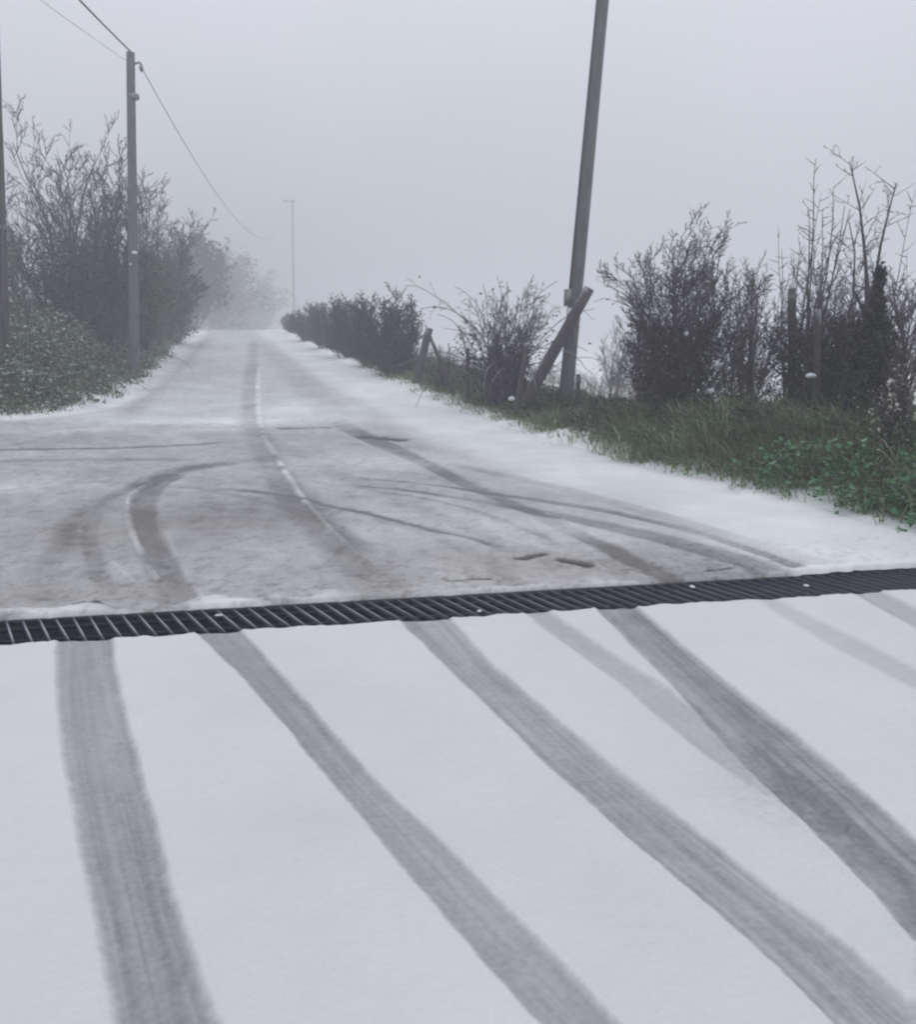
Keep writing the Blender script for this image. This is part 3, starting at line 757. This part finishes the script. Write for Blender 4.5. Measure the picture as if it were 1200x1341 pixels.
# ------------------------------------------------------------------ plants
def grow(segs, tips, p, d, L, r, depth, P, rnd):
    n = P['n'][depth]; step = L / n; pos = p.copy(); dr = d / np.linalg.norm(d)
    for i in range(n):
        j = np.array([rnd.gauss(0, 1), rnd.gauss(0, 1), rnd.gauss(0, 1)]) * P['jit'][depth]
        dr = dr + j + np.array([0, 0, P['up'][depth]]); dr /= np.linalg.norm(dr)
        q = pos + dr * step; r2 = r * (1 - (1 - P['tap']) * (i + 1) / n)
        r1 = r * (1 - (1 - P['tap']) * i / n)
        segs[min(depth, 1) if depth < 1 else 1].append((pos, q, r1, r2))
        if depth < len(P['n']) - 1 and i >= P['bare'][depth] * n:
            for _ in range(P['kids'][depth]):
                if rnd.random() < P['prob']:
                    e = np.array([rnd.gauss(0, 1), rnd.gauss(0, 1), rnd.gauss(0, .7)]); e -= dr * e.dot(dr); e /= np.linalg.norm(e) + 1e-9
                    a = R(rnd.uniform(*P['ang'])); nd = dr * math.cos(a) + e * math.sin(a)
                    rem = 1 - .55 * (i / n)
                    grow(segs, tips, pos + (q - pos) * rnd.random(), nd, L * P['len'] * rem * rnd.uniform(.6, 1.15), max(r2 * P['rr'], P['rmin']), depth + 1, P, rnd)
        pos = q
    tips.append(pos)

def plant(name, u, Y, vtop, wpx, label, cat, P, stems=8, seed=1, r0=None, twig=M_TWIG, bark=M_BARK, leaf=None, nleaf=0, lsize=.05, group=None, dense=0, lean=(0, 0), lh=1.0, margin=.55):
    rnd = random.Random(seed); rg = np.random.default_rng(seed)
    Y = clear_Y(u, Y, margin)
    X0 = atY(u, 500, Y)[0]; z0 = gz(X0, Y); H = atY(u, vtop, Y)[2] - z0; Wm = wpx / F * Y
    o = empty(name, (X0, Y, z0), label, cat, group); OR = np.array(o.location)
    segs = [[], []]; tips = []; cuts = [0]
    r0 = r0 or H * .012
    spread = P.get('spread', .5)
    for k in range(stems):
        a = rnd.uniform(0, 2 * math.pi); rad = math.sqrt(rnd.random()) * Wm * P.get('foot', .25)
        p = np.array([X0 + math.cos(a) * rad, Y + math.sin(a) * rad * .7, z0 - .05]); p[2] = z0 - .05
        q_ = math.sqrt((k + .5) / stems); out = spread * Wm * q_ / H
        if P.get('round'): rad *= .5; a = k * 2.39996 + rnd.gauss(0, .25); p[0] = X0 + math.cos(a) * rad; p[1] = Y + math.sin(a) * rad
        a2 = a + rnd.gauss(0, .4)
        d = np.array([math.cos(a2) * out + lean[0], math.sin(a2) * out * .7 + lean[1], 1.0])
        hh = H * (1 - .45 * (rad / (Wm * .5 + .01)) ** 1.2) * rnd.uniform(*P.get('hv', (.72, 1.0)))
        if k == 0: hh = H * .98
        if P.get('round'): hh = H * (1.02 - P['round'] * q_ ** 2.2) * rnd.uniform(.88, 1.05) * math.sqrt(1 + out * out * .5)
        grow(segs, tips, p, d, hh * P.get('hl', 1.0), r0 * rnd.uniform(.7, 1.15), 0, P, rnd); cuts.append(len(segs[0]))
    # fit the height
    sc = H / max(.1, (np.percentile(np.array(tips)[:, 2], 99.9 if H > 4 else 99) - z0))
    sc = min(max(sc, .6), 1.6)
    def fit(v): v = v.copy(); v[:, 2] = z0 - .05 + (v[:, 2] - z0 + .05) * sc; return v
    for a, b_ in zip(cuts[:-1], cuts[1:]):
        sg = segs[0][a:b_]; v, q = path_tube([s[0] for s in sg] + [sg[-1][1]], [s[2] for s in sg] + [sg[-1][3]], 6, .1, a)
        mesh_np('stem', fit(v), q, bark, o, OR)
    if segs[1]:
        v, q = tubes(segs[1], 3); mesh_np('twigs', fit(v), q, twig, o, OR)
    if leaf is not None and nleaf:
        A = np.array([(s[0] + s[1]) / 2 for s in segs[0] + segs[1]]); A = A[A[:, 2] < z0 + H * lh / sc]
        idx = rg.integers(0, len(A), nleaf); Pn = A[idx] + rg.normal(size=(nleaf, 3)) * .06 * max(1, H / 3)
        v, q = leaves(fit(Pn), lsize, .1, rg); lo = mesh_np('leaves', v, q, leaf, o, OR); lo['kind'] = 'stuff'
    return o, segs, OR, fit

TREE = dict(round=.28, n=[9, 6, 5, 4], jit=[.07, .11, .15, .2], up=[.03, .06, .05, .03], tap=.35, bare=[.12, .12, .1], kids=[3, 2, 1], prob=.70, ang=(18, 42), len=.46, rr=.66, rmin=.011, spread=.72, foot=.14, hv=(.88, 1), hl=1.05)
FARTREE = dict(round=.35, n=[7, 5, 4], jit=[.09, .14, .2], up=[.03, .05, .03], tap=.35, bare=[.05, .05], kids=[3, 3], prob=.75, ang=(25, 60), len=.42, rr=.55, rmin=.016, spread=.8, foot=.3)
BUSH = dict(round=.38, n=[9, 6, 5, 3], jit=[.055, .09, .13, .2], up=[.01, .05, .05, .02], tap=.3, bare=[.0, .1, .1], kids=[3, 2, 1], prob=.75, ang=(20, 55), len=.42, rr=.6, rmin=.0050, spread=.62, foot=.30)
FINE = dict(round=.38, n=[9, 6, 4], jit=[.05, .09, .14], up=[.01, .06, .04], tap=.3, bare=[.1, .05], kids=[3, 2], prob=.8, ang=(20, 48), len=.38, rr=.5, rmin=.0045, spread=.62, foot=.28)
SAPL = dict(n=[14, 5, 3], jit=[.035, .12, .15], up=[.03, .03, .0], tap=.22, bare=[.22, .1], kids=[2, 1], prob=.7, ang=(45, 80), len=.16, rr=.45, rmin=.0035, spread=.35, foot=.25, hv=(.7, 1))
ARCH = dict(n=[14, 6, 3], jit=[.09, .15, .2], up=[-.15, -.08, -.02], tap=.4, bare=[.15, .2], kids=[1, 1], prob=.5, ang=(25, 60), len=.25, rr=.6, rmin=.004, spread=.5, foot=.2, hl=1.5)

g1 = 'bare trees and bushes of the left hedge'; g2 = 'misty bushes of the far right hedge'; g3 = 'bare bushes behind the right verge'
# left side
plant('bare_tree', 104, 22, 150, 200, 'tall fan-shaped bare tree at the left, left of the upright pole', 'tree', TREE, 13, 11, .045, group=g1)
plant('bare_tree', 158, 24, 190, 120, 'bare tree directly behind the upright pole', 'tree', TREE, 8, 12, .04, group=g1)
plant('bare_tree', 208, 26, 225, 90, 'slimmer bare tree just right of the upright pole', 'tree', TREE, 7, 13, .035, group=g1)
plant('bare_shrub', 45, 20.5, 300, 130, 'dense low thicket under the left part of the fan-shaped tree', 'bush', BUSH, 12, 14, .018, leaf=M_BRAM, nleaf=2600, lsize=.06, group=g1)
plant('bare_shrub', 128, 21, 315, 130, 'dark dense thicket between the post on the bank and the upright pole', 'bush', BUSH, 16, 15, .02, leaf=M_IVY, nleaf=5000, lsize=.07, group=g1)
plant('evergreen_shrub', 222, 27, 325, 80, 'olive green leafy bush right of the upright pole', 'bush', BUSH, 10, 16, .02, leaf=M_OLIVE, nleaf=9000, lsize=.09, group=g1)
plant('bare_shrub', 185, 24.5, 335, 70, 'dull bushy mass right behind the upright pole', 'bush', BUSH, 10, 17, .02, leaf=M_OLIVE, nleaf=5000, lsize=.08, group=g1)
for k, (u, Y, vt, w, lb) in enumerate([(252, 60, 296, 84, 'hazy tree at the near end of the fog-hidden left hedge'), (276, 88, 312, 84, 'second hazy tree along the left side of the climbing road'),
                                       (302, 122, 330, 80, 'third and fainter hazy tree along the left side of the road'), (328, 160, 352, 70, 'faintest tree, fading out above the road crest')]):
    plant('misty_tree', u, Y, vt, w, lb, 'tree', FARTREE, 20, 30 + k, .05, leaf=M_IVY, nleaf=6000, lsize=.08 + Y * .0022, group=g1)
# far right hedge
for k, (u, Y, vt, w, lb) in enumerate([(517, 17.5, 384, 55, 'hedge bush with the tall wispy top at the right end of the misty hedge'), (487, 20, 394, 60, 'bushy hedge plant, second from the right in the misty hedge'),
                                       (458, 23.5, 390, 60, 'highest rounded bush in the middle of the misty hedge'), (430, 28, 396, 56, 'misty hedge bush left of the highest rounded one'),
                                       (408, 34, 402, 46, 'pale hedge bush below the distant pole'), (390, 42, 412, 36, 'palest bush at the far left end of the right hedge')]):
    plant('hedge_bush', u, Y, vt, w, lb, 'bush', dict(BUSH, rmin=.009, foot=.42), 14, 50 + k, .022, leaf=M_IVY, nleaf=2600, lsize=.045, group=g2)
# right side
plant('bramble_bush', 660, 13.3, 366, 100, 'arching bramble with looping stems left of the leaning pole', 'bush', dict(ARCH, spread=.5, hl=1.35), 34, 61, .010, leaf=M_IVY, nleaf=250, lsize=.04, group=g3)
plant('bare_shrub', 662, 13.6, 380, 95, 'dark twiggy bush inside the arching bramble', 'bush', dict(BUSH, rmin=.005), 13, 62, .014, leaf=M_IVY, nleaf=1500, lsize=.04, group=g3, lh=.5)
plant('bare_shrub', 890, 10, 302, 142, 'large fan-shaped bush right of the leaning pole', 'bush', BUSH, 26, 63, .013, leaf=M_IVY, nleaf=2600, lsize=.035, group=g3, lh=.5)
plant('bare_shrub', 972, 10.6, 345, 100, 'paler open twiggy bush left of the tall thin post', 'bush', FINE, 22, 64, .009, twig=M_TWIGR, group=g3)
plant('bare_sapling', 1064, 8.8, 222, 55, 'pair of slender straight saplings above the tall thin post', 'sapling', dict(SAPL, rmin=.005), 8, 65, .015, group=g3)
plant('bare_sapling', 1040, 9.2, 262, 40, 'thin whippy saplings rising just right of the tall thin post', 'sapling', dict(SAPL, rmin=.0045), 7, 75, .010, twig=M_TWIGR, group=g3)
plant('bare_sapling', 1174, 8.0, 262, 50, 'straight whippy saplings right of the ivy-clad tree', 'sapling', dict(SAPL, rmin=.0045), 8, 76, .010, twig=M_TWIGR, group=g3)
plant('bare_shrub', 1070, 9.0, 395, 95, 'dark brush around the feet of the slender saplings', 'bush', dict(BUSH, rmin=.004), 18, 66, .010, leaf=M_IVY, nleaf=2600, lsize=.035, group=g3, lh=.9)
plant('bare_shrub', 1100, 9.4, 330, 110, 'reddish brush between the saplings and the ivy-clad tree', 'bush', FINE, 18, 67, .009, twig=M_TWIGR, group=g3)
plant('bare_shrub', 1205, 8.2, 350, 110, 'thorny brush at the right edge of the view', 'bush', FINE, 20, 68, .010, twig=M_TWIGR, group=g3)
plant('dead_leaf_shrub', 1178, 6.9, 485, 26, 'small shrub with pale dead leaves hanging beside the ivy-clad tree', 'bush', dict(FINE, foot=.3), 7, 69, .008, leaf=M_DEAD, nleaf=260, lsize=.026, group=g3)
plant('bare_shrub', 805, 19, 425, 60, 'faint low bush standing in the snowy field right of the leaning pole', 'bush', FINE, 12, 70, .01, group=g3)
plant('bare_shrub', 582, 15, 452, 46, 'low tangle of twigs behind the crossed posts', 'bush', dict(FINE, spread=.5), 8, 71, .006, group=g3)
plant('bare_shrub', 845, 10.8, 370, 60, 'thin twigs fanning out at the left of the large fan-shaped bush', 'bush', FINE, 12, 72, .007, group=g3)

# ivy-clad tree at right with two bare tops
def ivy_tree():
    u, Y = 1136, 7.8
    X0 = atY(u, 500, Y)[0]; z0 = gz(X0, Y)
    o = empty('ivy_clad_tree', (X0, Y, z0), 'dark ivy-clad trunk at the right splitting into two bare tops', 'tree', 'bare bushes behind the right verge'); OR = np.array(o.location)
    b0_ = np.array([X0, Y, z0 - .15]); k1 = atY(1138, 420, Y)
    L1 = [b0_, (b0_ + k1) / 2 + np.array([.03, 0, 0]), k1, atY(1134, 340, Y), atY(1126, 270, Y), atY(1113, 212, Y)]
    L2 = [k1 + np.array([0, 0, -.1]), atY(1146, 370, Y + .1), atY(1154, 320, Y + .1), atY(1165, 275, Y + .15), atY(1174, 240, Y + .15)]
    L3 = [k1, atY(1118, 380, Y - .1), atY(1120, 330, Y - .15), atY(1112, 290, Y - .15)]
    parts = [path_tube(L1, [.10, .085, .035, .014, .009, .004], 8, .15, 2), path_tube(L2, [.03, .015, .011, .008, .004], 7, .1, 3), path_tube(L3, [.02, .010, .007, .004], 6, .1, 4)]
    v, f = join(parts); mesh_np('trunk', v, f, M_BARK, o, OR)
    rnd = random.Random(4); segs = [[], []]; tips = []
    P = dict(SAPL, n=[5, 4, 3], kids=[1, 1, 0], len=.5, up=[.03, .02, 0], bare=[.1, .1, 0], ang=(30, 70))
    for path, tt in ((L1[2:], 24), (L2, 22), (L3, 14)):
        for _ in range(tt):
            i = rnd.randrange(len(path) - 1); t = rnd.random(); p = path[i] * (1 - t) + path[i + 1] * t
            d = np.array([rnd.gauss(0, .8), rnd.gauss(0, .7), rnd.uniform(.3, 1.3)])
            grow(segs, tips, p, d, rnd.uniform(.14, .36), rnd.uniform(.003, .006), 0, P, rnd)
    v, q = tubes(segs[0] + segs[1], 3); mesh_np('twigs', v, q, M_TWIGR, o, OR)
    rg = np.random.default_rng(6); n = 9000; t = rg.uniform(0, 1, n) ** .8
    ax = b0_[None] * (1 - t[:, None]) + (k1 + np.array([.06, 0, .42]))[None] * t[:, None]
    an = rg.uniform(0, 2 * math.pi, n); wob = .75 + .5 * vnoise(an * 2, t * 9, 5)
    rr = (.19 - .02 * t - .20 * sstep(.62, 1.0, t)) * np.sqrt(rg.uniform(.2, 1, n)) * wob
    P3 = ax + np.stack([np.cos(an) * rr, np.sin(an) * rr, rg.normal(size=n) * .03], 1)
    v, q = leaves(P3, .035, -.2, rg, 1.2); io = mesh_np('ivy', v, q, M_IVY, o, OR); io['kind'] = 'stuff'
ivy_tree()

# snow lodged in the brush
def lodged(spots, label, seed):
    parts = []
    for (u, v, Y, r) in spots: 
        me = lump_mesh(r, int(u + v), .8); V = np.array([list(x.co) for x in me.vertices]) + atY(u, v, Y)
        parts.append((V, np.array([list(p.vertices) for p in me.polygons]))); bpy.data.meshes.remove(me)
    for (V, f), (u, v, Y, r) in zip(parts, spots):
        c = atY(u, v, Y); ob = mesh_np('snow_clump', V, f, M_SNOW, None, c, True); tag(ob, label[(u, v)], 'snow clump', 'clumps of snow caught in the brush')
sp = {(900, 437): ('small lump of snow in the heart of the large fan-shaped bush', 9.6, .028), (940, 477): ('large white clump of snow at the foot of the fan-shaped bush', 9.6, .085),
      (1062, 492): ('clump of snow lodged in the dark brush by the saplings', 8.3, .045), (1036, 546): ('clump of snow at the foot of the tall thin post', 8.6, .034),
      (932, 512): ('low snow patch under the large fan-shaped bush', 9.5, .05), (670, 522): ('clump of snow at the foot of the arching bramble', 12.2, .04),
      (1165, 500): ('snow and leaf clump hanging beside the ivy-clad trunk', 6.9, .022)}
lodged([(k[0], k[1], v_[1], v_[2]) for k, v_ in sp.items()], {k: v_[0] for k, v_ in sp.items()}, 3)

# ------------------------------------------------------------------ verge vegetation
def scatter(n, edge_fn, ylo, yhi, inner, outer, xlo, xhi, bias=1.0, rg=RNG):
    """random points in the strip inner..outer metres beyond the verge edge; density falls with distance"""
    out = []
    while sum(len(a) for a in out) < n:
        m = n * 3
        y = ylo * (yhi / ylo) ** (rg.uniform(0, 1, m) ** bias); x = rg.uniform(xlo, xhi, m) * 1.0
        s_ = edge_fn(x, y); ed = inner + (fbm(x * 3.2, y * 3.2, 33) - .45) * .75
        k = (s_ > ed) & (s_ < outer) & (rg.uniform(0, 1, m) < .12 + sstep(0, .55, s_ - ed)); out.append(np.stack([x[k], y[k], s_[k]], 1))
        if len(out) > 60: break
    return np.concatenate(out)[:n]

def blades(P, h, w, rg, curl=.8, dirbias=None):
    n = len(P); z0 = ground_z(P[:, 0], P[:, 1]); a = rg.uniform(0, 2 * math.pi, n)
    d = np.stack([np.cos(a), np.sin(a)], 1)
    if dirbias is not None: d = d * .6 + dirbias; d /= np.linalg.norm(d, axis=1, keepdims=True)
    h = h[:, None] if np.ndim(h) else h
    H = h * rg.uniform(.6, 1.2, (n, 1)); lean = rg.uniform(.2, 1.0, (n, 1)) * curl
    s_ = np.stack([-d[:, 1], d[:, 0]], 1) * w * rg.uniform(.6, 1.3, (n, 1))
    V = []
    for t, ww in ((0, 1), (.45, .85), (.8, .55), (1.0, 0)):
        xy = P[:, :2] + d * (H * lean * t * t); zz = z0[:, None] - .02 + H * (t - .45 * lean * t * t)
        c = np.concatenate([xy, zz], 1)
        if ww > 0:
            V.append(c - np.pad(s_, ((0, 0), (0, 1))) * ww); V.append(c + np.pad(s_, ((0, 0), (0, 1))) * ww)
        else: V.append(c)
    V = np.stack(V, 1); b = (np.arange(n) * 7)[:, None]
    return V.reshape(-1, 3), [np.concatenate([b + [[0, 1, 3, 2]], b + [[2, 3, 5, 4]]], 0), b + np.array([[4, 5, 6]])]

rg = np.random.default_rng(21)
toroad = np.array([[-.75, -.55]])
def tussocks(n, edge, ylo, yhi, inner, outer, xlo, xhi, per, hfn, w, curl, bias, label, name, mat, spreadr=.10):
    C = scatter(n, edge, ylo, yhi, inner, outer, xlo, xhi, 1.0, rg)
    idx = np.repeat(np.arange(len(C)), per); P = C[idx].copy()
    P[:, :2] += rg.normal(size=(len(P), 2)) * spreadr
    big = rg.uniform(.45, 1.25, len(C))[idx]
    own = rg.normal(size=(len(C), 2))[idx] * .5
    v, f = blades(P, hfn(P) * big, w, rg, curl, bias + own)
    tag(mesh_np(name, v, f, mat), label, 'grass', kind='stuff')
hf = lambda P: (1 - .55 * sstep(8.5, 12, P[:, 1])) * (.12 + .26 * sstep(0, .7, P[:, 2])) + .10 * (fbm(P[:, 0] * 1.5, P[:, 1] * 1.5, 44) - .3)
tussocks(2600, sd_right, 3.6, 22, .06, 2.3, -4, 9, 26, hf, .0055, 1.25, toroad * .8, 'long green grass drooping over the snow on the right bank', 'verge_grass', M_GRASS)
tussocks(700, sd_right, 3.6, 24, .3, 2.6, -4, 9, 20, hf, .005, 1.1, toroad * .3, 'dry straw coloured tufts among the green grass of the right bank', 'dry_verge_grass', M_STRAWD)
P = scatter(30000, sd_right, 3.6, 8.0, .0, 1.4, .5, 8, 1.3, rg)
P = P[(fbm(P[:, 0] * 2.0, P[:, 1] * 2.0, 47) + sstep(8, 5, P[:, 1]) * .45) > .66]
hh = (.08 + .22 * sstep(0, .6, P[:, 2]) * (.4 + fbm(P[:, 0] * 3, P[:, 1] * 3, 46))) * rg.uniform(.1, 1.1, len(P))
v, f = leaves(np.stack([P[:, 0], P[:, 1], ground_z(P[:, 0], P[:, 1]) + hh], 1), .036, .2, rg, 1.5, np.array([[-.3, -.3, 0]]))
tag(mesh_np('verge_weeds', v, f, M_WEED), 'bright green leafy weeds at the right foot of the bank', 'weeds', kind='stuff')
P = scatter(24000, sd_right, 5, 24, .5, 2.3, -4, 8, 1.0, rg)
P = P[fbm(P[:, 0] * 1.6, P[:, 1] * 1.6, 50) > .42]
hh = (.06 + .24 * sstep(.4, 1.2, P[:, 2]) * (.2 + fbm(P[:, 0] * 2.2, P[:, 1] * 2.2, 48)) * (1 - .6 * sstep(10, 14, P[:, 1]))) * rg.uniform(.1, 1.1, len(P))
v, f = leaves(np.stack([P[:, 0], P[:, 1], ground_z(P[:, 0], P[:, 1]) + hh], 1), .034, .1, rg, 1.6)
tag(mesh_np('bank_brambles', v, f, M_BRAMD), 'dark low brambles along the top of the right bank', 'brambles', kind='stuff')
# left bank
P = scatter(46000, sd_left, 12.8, 34, .02, 4.2, -14, -4.6, 1.0, rg)
hump = sstep(.25, .75, fbm(P[:, 0] * 1.3, P[:, 1] * 1.3, 49, 3))
P = P[:, :]
hh = (.12 + 1.0 * sstep(.0, 2.2, P[:, 2]) * (.2 + 1.0 * hump)) * rg.uniform(.1, 1.05, len(P)) ** .8
v, f = leaves(np.stack([P[:, 0], P[:, 1], ground_z(P[:, 0], P[:, 1]) + hh], 1), .065, .0, rg, 1.9, np.array([[.3, -.5, -.25]]))
tag(mesh_np('left_bank_brambles', v, f, M_BRAM), 'frosted green brambles covering the left bank', 'brambles', kind='stuff')
tussocks(900, sd_left, 12.8, 40, .0, 3.0, -16, -4.6, 24, lambda P: .25 + .5 * sstep(.2, 2, P[:, 2]), .010, 1.3, np.array([[.6, -.5]]), 'long grass tufts hanging over the foot of the left bank', 'left_bank_grass', M_GRASSF, .16)
# tangle of dry stalks in the field edge
P = scatter(5500, sd_right, 10, 40, 2.2, 9.0, -6, 14, 1.0, rg)
v, f = blades(P, .38 + .25 * fbm(P[:, 0] * .8, P[:, 1] * .8, 52), .0035, rg, .6)
tag(mesh_np('dry_field_stalks', v, f, M_STRAW), 'dry frosted stalks standing in the snowy field behind the fence posts', 'dry grass', kind='stuff')
# thin bramble canes over both banks
rnd = random.Random(88); segs = [[], []]; tips = []
Pc = dict(ARCH, n=[10, 4], kids=[1, 0], bare=[.2, 0], up=[-.16, -.05], jit=[.1, .15], prob=.35)
Pr = scatter(150, sd_right, 5.5, 16, 1.1, 2.4, -3, 7, 1.0, rg)
for x_, y_, _ in Pr:
    grow(segs, tips, np.array([x_, y_, gz(x_, y_)]), np.array([rnd.gauss(0, .5), rnd.gauss(0, .5), 1.]), rnd.uniform(.5, .9), .005, 0, Pc, rnd)
Pl = scatter(170, sd_left, 13.2, 24, .5, 3.2, -12, -5, 1.0, rg)
for x_, y_, _ in Pl:
    grow(segs, tips, np.array([x_, y_, gz(x_, y_)]), np.array([rnd.gauss(0, .5), rnd.gauss(0, .5), 1.]), rnd.uniform(1.0, 2.2), .008, 0, Pc, rnd)
v, q = tubes(segs[0] + segs[1], 3)
tag(mesh_np('bramble_canes', v, q, M_TWIG), 'tangled bare bramble canes over both banks', 'brambles', kind='stuff')

# ------------------------------------------------------------------ fog
V, Qb = boxm(np.array([0, 0, 0.]), 1300, 1300, 1.0)
zlo, zhi = -22.0, 15.0
gm = bpy.data.objects['ground'].data; co = np.empty(len(gm.vertices) * 3, np.float32); gm.vertices.foreach_get('co', co)
zlo = float(co.reshape(-1, 3)[:, 2].min()) - 1.0
V[:, 2] = np.where(V[:, 2] < 0, zlo, zhi)
mh = bpy.data.materials.new('fog_air'); mh.use_nodes = True; n = mh.node_tree; n.nodes.clear()
out = n.nodes.new('ShaderNodeOutputMaterial'); pv = n.nodes.new('ShaderNodeVolumePrincipled')
pv.inputs['Color'].default_value = (.80, .81, .845, 1); pv.inputs['Density'].default_value = .0115; pv.inputs['Anisotropy'].default_value = .2
n.links.new(pv.outputs[0], out.inputs['Volume'])
hz = mesh_np('haze', V, Qb, mh); hz['kind'] = 'stuff'; hz['label'] = 'pale winter fog filling the air'
